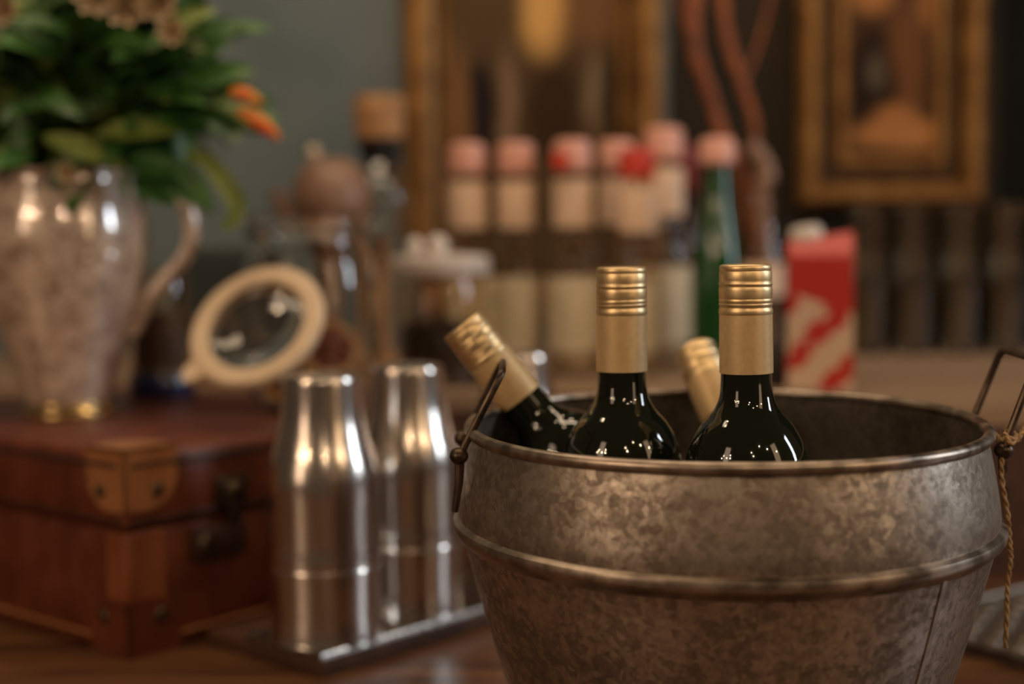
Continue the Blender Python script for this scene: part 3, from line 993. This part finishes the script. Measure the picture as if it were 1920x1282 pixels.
# green bottle
p = on_counter(1345, 1.74)
t = thing('green_bottle', 'tall green glass bottle with pale pink cap behind the bucket', 'bottle', p)
w = smooth_prof([(.0300, .004), (.0315, .012), (.0315, .090), (.0295, .135), (.024, .175), (.0185, .205), (.016, .230), (.0150, .258)], 5)
finish(lathe(B(), [(0, 0), (.028, 0)] + w + [(0, .258)], 56), 'bottle_glass', M['green_glass'], t)
finish(lathe(B(), [(0, .2585), (.019, .2585), (.022, .262), (.022, .284), (.018, .291), (0, .292)], 32), 'bottle_cap', M['cap_pink'], t)

# small carafe with pale stopper and dry branches
p = on_counter(1428, 1.98)
t = thing('bud_vase', 'slender glass vase of bare branches with a pale label', 'vase', p)
w = smooth_prof([(.028, .004), (.030, .012), (.030, .12), (.026, .16), (.020, .19), (.021, .215), (.024, .230)], 5)
finish(lathe(B(), [(0, 0), (.027, 0)] + w + [(r - .002, z) for r, z in w][::-1] + [(0, .008)], 48), 'vase_glass', M['glass_warm'], t)
finish(lathe(B(), [(.0302, .09), (.0312, .09), (.0312, .135), (.0302, .135)], 40, True), 'vase_label', M['label'], t)
def branch(pts, r0, r1, label, twigs=()):
    c = curve(pts, 6)
    n = len(c)
    bm = tube(B(), c, [r0 + (r1 - r0) * i / (n - 1) + .0008 * math.sin(i * 1.7) for i in range(n)], 10)
    for tw in twigs:
        tube(bm, curve(tw, 5), .0028, 8)
    tag(finish(bm, 'bare_branch', M['branch']), label, 'branch', 'bare branches in the slender vase')
vb = p + Vector((0, 0, .02))
branch([vb, at(1392, 330, 1.98), at(1358, 262, 1.98), at(1336, 190, 1.98), at(1305, 100, 1.97), at(1300, 20, 1.97), at(1312, -60, 1.97)], .0065, .0115, 'thick reddish branch curving up to the left in the slender vase',
       [[at(1302, 90, 1.97), at(1285, 50, 1.95), at(1270, 0, 1.94), at(1265, -40, 1.94)]])
branch([vb + Vector((.006, .006, 0)), at(1418, 290, 1.99), at(1412, 220, 1.99), at(1385, 140, 1.99), at(1362, 60, 1.99), at(1350, -40, 1.99)], .005, .0085, 'thinner brown branch standing middle in the slender vase',
       [[at(1392, 160, 1.99), at(1420, 90, 2.0), at(1440, 20, 2.0), at(1452, -40, 2.0)]])
branch([vb + Vector((.012, -.004, 0)), at(1428, 370, 1.96), at(1440, 335, 1.96), at(1428, 300, 1.96), at(1405, 272, 1.96)], .010, .013, 'short pale stub of branch leaning out of the slender vase')
bpy.data.objects['bare_branch.002'].data.materials[0] = M['brown_pot']

# red and white drink carton
p = on_counter(1537, 1.60)
t = thing('drink_carton', 'red and white drink carton with white screw cap behind the bucket', 'carton', p, (0, 0, R(-12)))
def carton_mat():
    m, nt, b = mat('printed_carton')
    N, L = nt.nodes, nt.links
    tc = N.new('ShaderNodeTexCoord')
    sx = N.new('ShaderNodeSeparateXYZ'); L.new(tc.outputs['Object'], sx.inputs[0])
    n = N.new('ShaderNodeTexWave'); n.wave_type = 'BANDS'; n.bands_direction = 'DIAGONAL'
    n.inputs['Scale'].default_value = 9; n.inputs['Distortion'].default_value = 2.2; n.inputs['Detail'].default_value = 1
    n.inputs['Detail Scale'].default_value = 8
    mp = N.new('ShaderNodeMapping'); mp.inputs['Scale'].default_value = (-1, 1, 1); L.new(tc.outputs['Object'], mp.inputs[0])
    L.new(mp.outputs[0], n.inputs['Vector'])
    g_ = N.new('ShaderNodeMath'); g_.operation = 'GREATER_THAN'; L.new(n.outputs['Fac'], g_.inputs[0]); g_.inputs[1].default_value = .62
    # slanted edge of the red top field
    sl = N.new('ShaderNodeMath'); sl.operation = 'MULTIPLY_ADD'
    L.new(sx.outputs[0], sl.inputs[0]); sl.inputs[1].default_value = .35; L.new(sx.outputs[2], sl.inputs[2])
    t_ = N.new('ShaderNodeMath'); t_.operation = 'GREATER_THAN'; L.new(sl.outputs[0], t_.inputs[0]); t_.inputs[1].default_value = .098
    mx = N.new('ShaderNodeMath'); mx.operation = 'MAXIMUM'; L.new(g_.outputs[0], mx.inputs[0]); L.new(t_.outputs[0], mx.inputs[1])
    c = N.new('ShaderNodeMix'); c.data_type = 'RGBA'; L.new(mx.outputs[0], c.inputs[0])
    c.inputs[6].default_value = (.60, .44, .32, 1); c.inputs[7].default_value = (.46, .022, .012, 1)
    L.new(c.outputs[2], b.inputs['Base Color']); b.inputs['Roughness'].default_value = .4
    return m
bm = B()
v = []
hw, hd = .036, .030
for z, k in ((0, 1), (.150, 1)):
    v.append([bm.verts.new((sx * hw, sy * hd, z)) for sx, sy in ((-1, -1), (1, -1), (1, 1), (-1, 1))])
top = [bm.verts.new((-hw, -hd * .45, .166)), bm.verts.new((hw, -hd * .45, .176)), bm.verts.new((hw, hd, .176)), bm.verts.new((-hw, hd, .166))]
for A_, B_ in ((v[0], v[1]), (v[1], top)):
    for i in range(4):
        j = (i + 1) % 4
        bm.faces.new((A_[i], A_[j], B_[j], B_[i]))
bm.faces.new(v[0][::-1]); bm.faces.new(top)
bmesh.ops.bevel(bm, geom=list(bm.edges), offset=.0015, segments=2, affect='EDGES')
cb = finish(bm, 'carton_box', carton_mat(), t)
finish(lathe(B(), [(0, 0), (.017, 0), (.018, .003), (.018, .015), (.016, .018), (0, .018)], 32), 'screw_cap', M['white'], t, (-.014, .002, .163), (R(12), R(-8), 0))
# black object left of the carton
o = finish(lathe(B(), [(0, 0), (.017, 0), (.019, .003), (.019, .045), (.016, .050), (0, .050)], 32), 'black_jar', M['black'], None, on_counter(1461, 1.62))
tag(o, 'small black jar in front of the carton, left side', 'jar')

# stacked tall glasses on the right
G5 = 'tall glasses stacked two high along the wall'
gl = None
w = [(.0255, .006), (.0280, .055), (.0305, .108)]
for row, (Y, off) in enumerate(((2.06, 0), (2.145, .034))):
    for k in range(7):
        x = .512 + off + k * .068
        for lv in (0, 1):
            loc = (x, Y, CT + lv * .1095)
            if gl is None:
                o = finish(lathe(B(), [(0, 0), (.024, 0)] + w + [(r - .0018, z) for r, z in w][::-1] + [(0, .009)], 40), 'tall_glass', M['glass_warm'], None, loc)
                gl = o.data
            else:
                o = bpy.data.objects.new('tall_glass', gl); COL.objects.link(o); o.location = loc
            NTH = ('leftmost', 'second', 'third', 'fourth', 'fifth', 'sixth', 'rightmost')[k]
            tag(o, NTH + (' upper' if lv else ' lower') + (' tall glass from the left in the front row under the right painting' if row == 0 else ' tall glass from the left in the rear row against the dark wall'), 'glass', G5)

# ------------------------------------------------------------------ pictures on the wall
def frame_obj(x0, x1, z0, z1, bands, canvas_mat, label, nm):
    """bands: list of (width, height off wall, material)"""
    cx, cz = (x0 + x1) / 2, (z0 + z1) / 2
    t = thing(nm, label, 'painting', (cx, WY - .001, cz))
    hx, hz = (x1 - x0) / 2, (z1 - z0) / 2
    ins = 0
    for i, (wd, ht, m) in enumerate(bands):
        bm = B()
        prof = [(0, 0), (0, ht * .6), (wd * .3, ht), (wd * .7, ht), (wd, ht * .55), (wd, 0)]
        rings = []
        for a, h in prof:
            q = ins + a
            rings.append([bm.verts.new((sx * (hx - q), -h, sz * (hz - q))) for sx, sz in ((-1, -1), (1, -1), (1, 1), (-1, 1))])
        for k in range(len(rings)):
            A_, B_ = rings[k], rings[(k + 1) % len(rings)]
            for j in range(4):
                l = (j + 1) % 4
                bm.faces.new((A_[j], A_[l], B_[l], B_[j]))
        finish(bm, 'frame_moulding' if i != 1 else 'frame_groove', m, t, sharp=25)
        ins += wd
    finish(box(B(), -(hx - ins) - .002, hx - ins + .002, -.010, -.004, -(hz - ins) - .002, hz - ins + .002), 'canvas', canvas_mat, t)
    return t
x = lambda px, Y=WY - .03: at(px, 300, Y).x
z = lambda py, Y=WY - .03: at(1400, py, Y).z
d_ = (.035, .020, .010)
pm2 = painting('figure_painting', (.060, .028, .012), [
    (.02, -.02, .030, .09, (.13, .050, .018), .5),
    (-.030, -.050, .036, .085, (.016, .008, .004), .4),
    (.098, -.070, .036, .085, (.014, .007, .004), .4),
    (-.022, -.030, .014, .026, (.085, .065, .042), .7),
    (.085, -.014, .018, .026, (.075, .065, .045), .7),
    (.020, -.126, .080, .022, (.36, .155, .050), .5),
    (.008, -.105, .030, .022, (.32, .135, .045), .6),
    (-.03, .085, .030, .025, (.30, .13, .04), .6), (.07, .075, .028, .040, (.26, .11, .035), .6),
    (.02, .18, .08, .05, (.12, .05, .02), .6)], .8)
frame_obj(x(1500), x(1852), z(388), z(-200), [(.036, .030, M['gilt']), (.022, .010, M['gilt_dark']), (.020, .018, M['gilt'])], pm2,
          'dark figure painting in a gilt frame on the right', 'framed_picture')
pm1 = painting('brown_patches', (.080, .048, .022), [  # soft-edged upright patches on a flat brown ground
    (.100, .150, .070, .045, (.15, .070, .030), .6),
    (-.114, .0, .014, .10, (.17, .080, .035), .4),
    (-.079, .005, .018, .078, (.014, .009, .010), .3),
    (-.038, .0, .011, .090, (.20, .125, .080), .5),
    (.032, .000, .044, .085, (.038, .018, .008), .4),
    (.092, .033, .012, .050, (.16, .115, .07), .6),
    (.122, .0, .009, .095, (.010, .005, .003), .4),
    (.016, .150, .032, .060, (.55, .31, .10), .6),
    (.158, .04, .022, .12, (.14, .088, .028), .5)], .8)
frame_obj(x(757), x(1246), z(600), z(-200), [(.050, .030, M['gilt']), (.006, .012, M['gilt_dark']), (.014, .020, M['gilt'])], pm1,
          'brown patchy picture in a gilt frame behind the clear bottles', 'framed_picture')
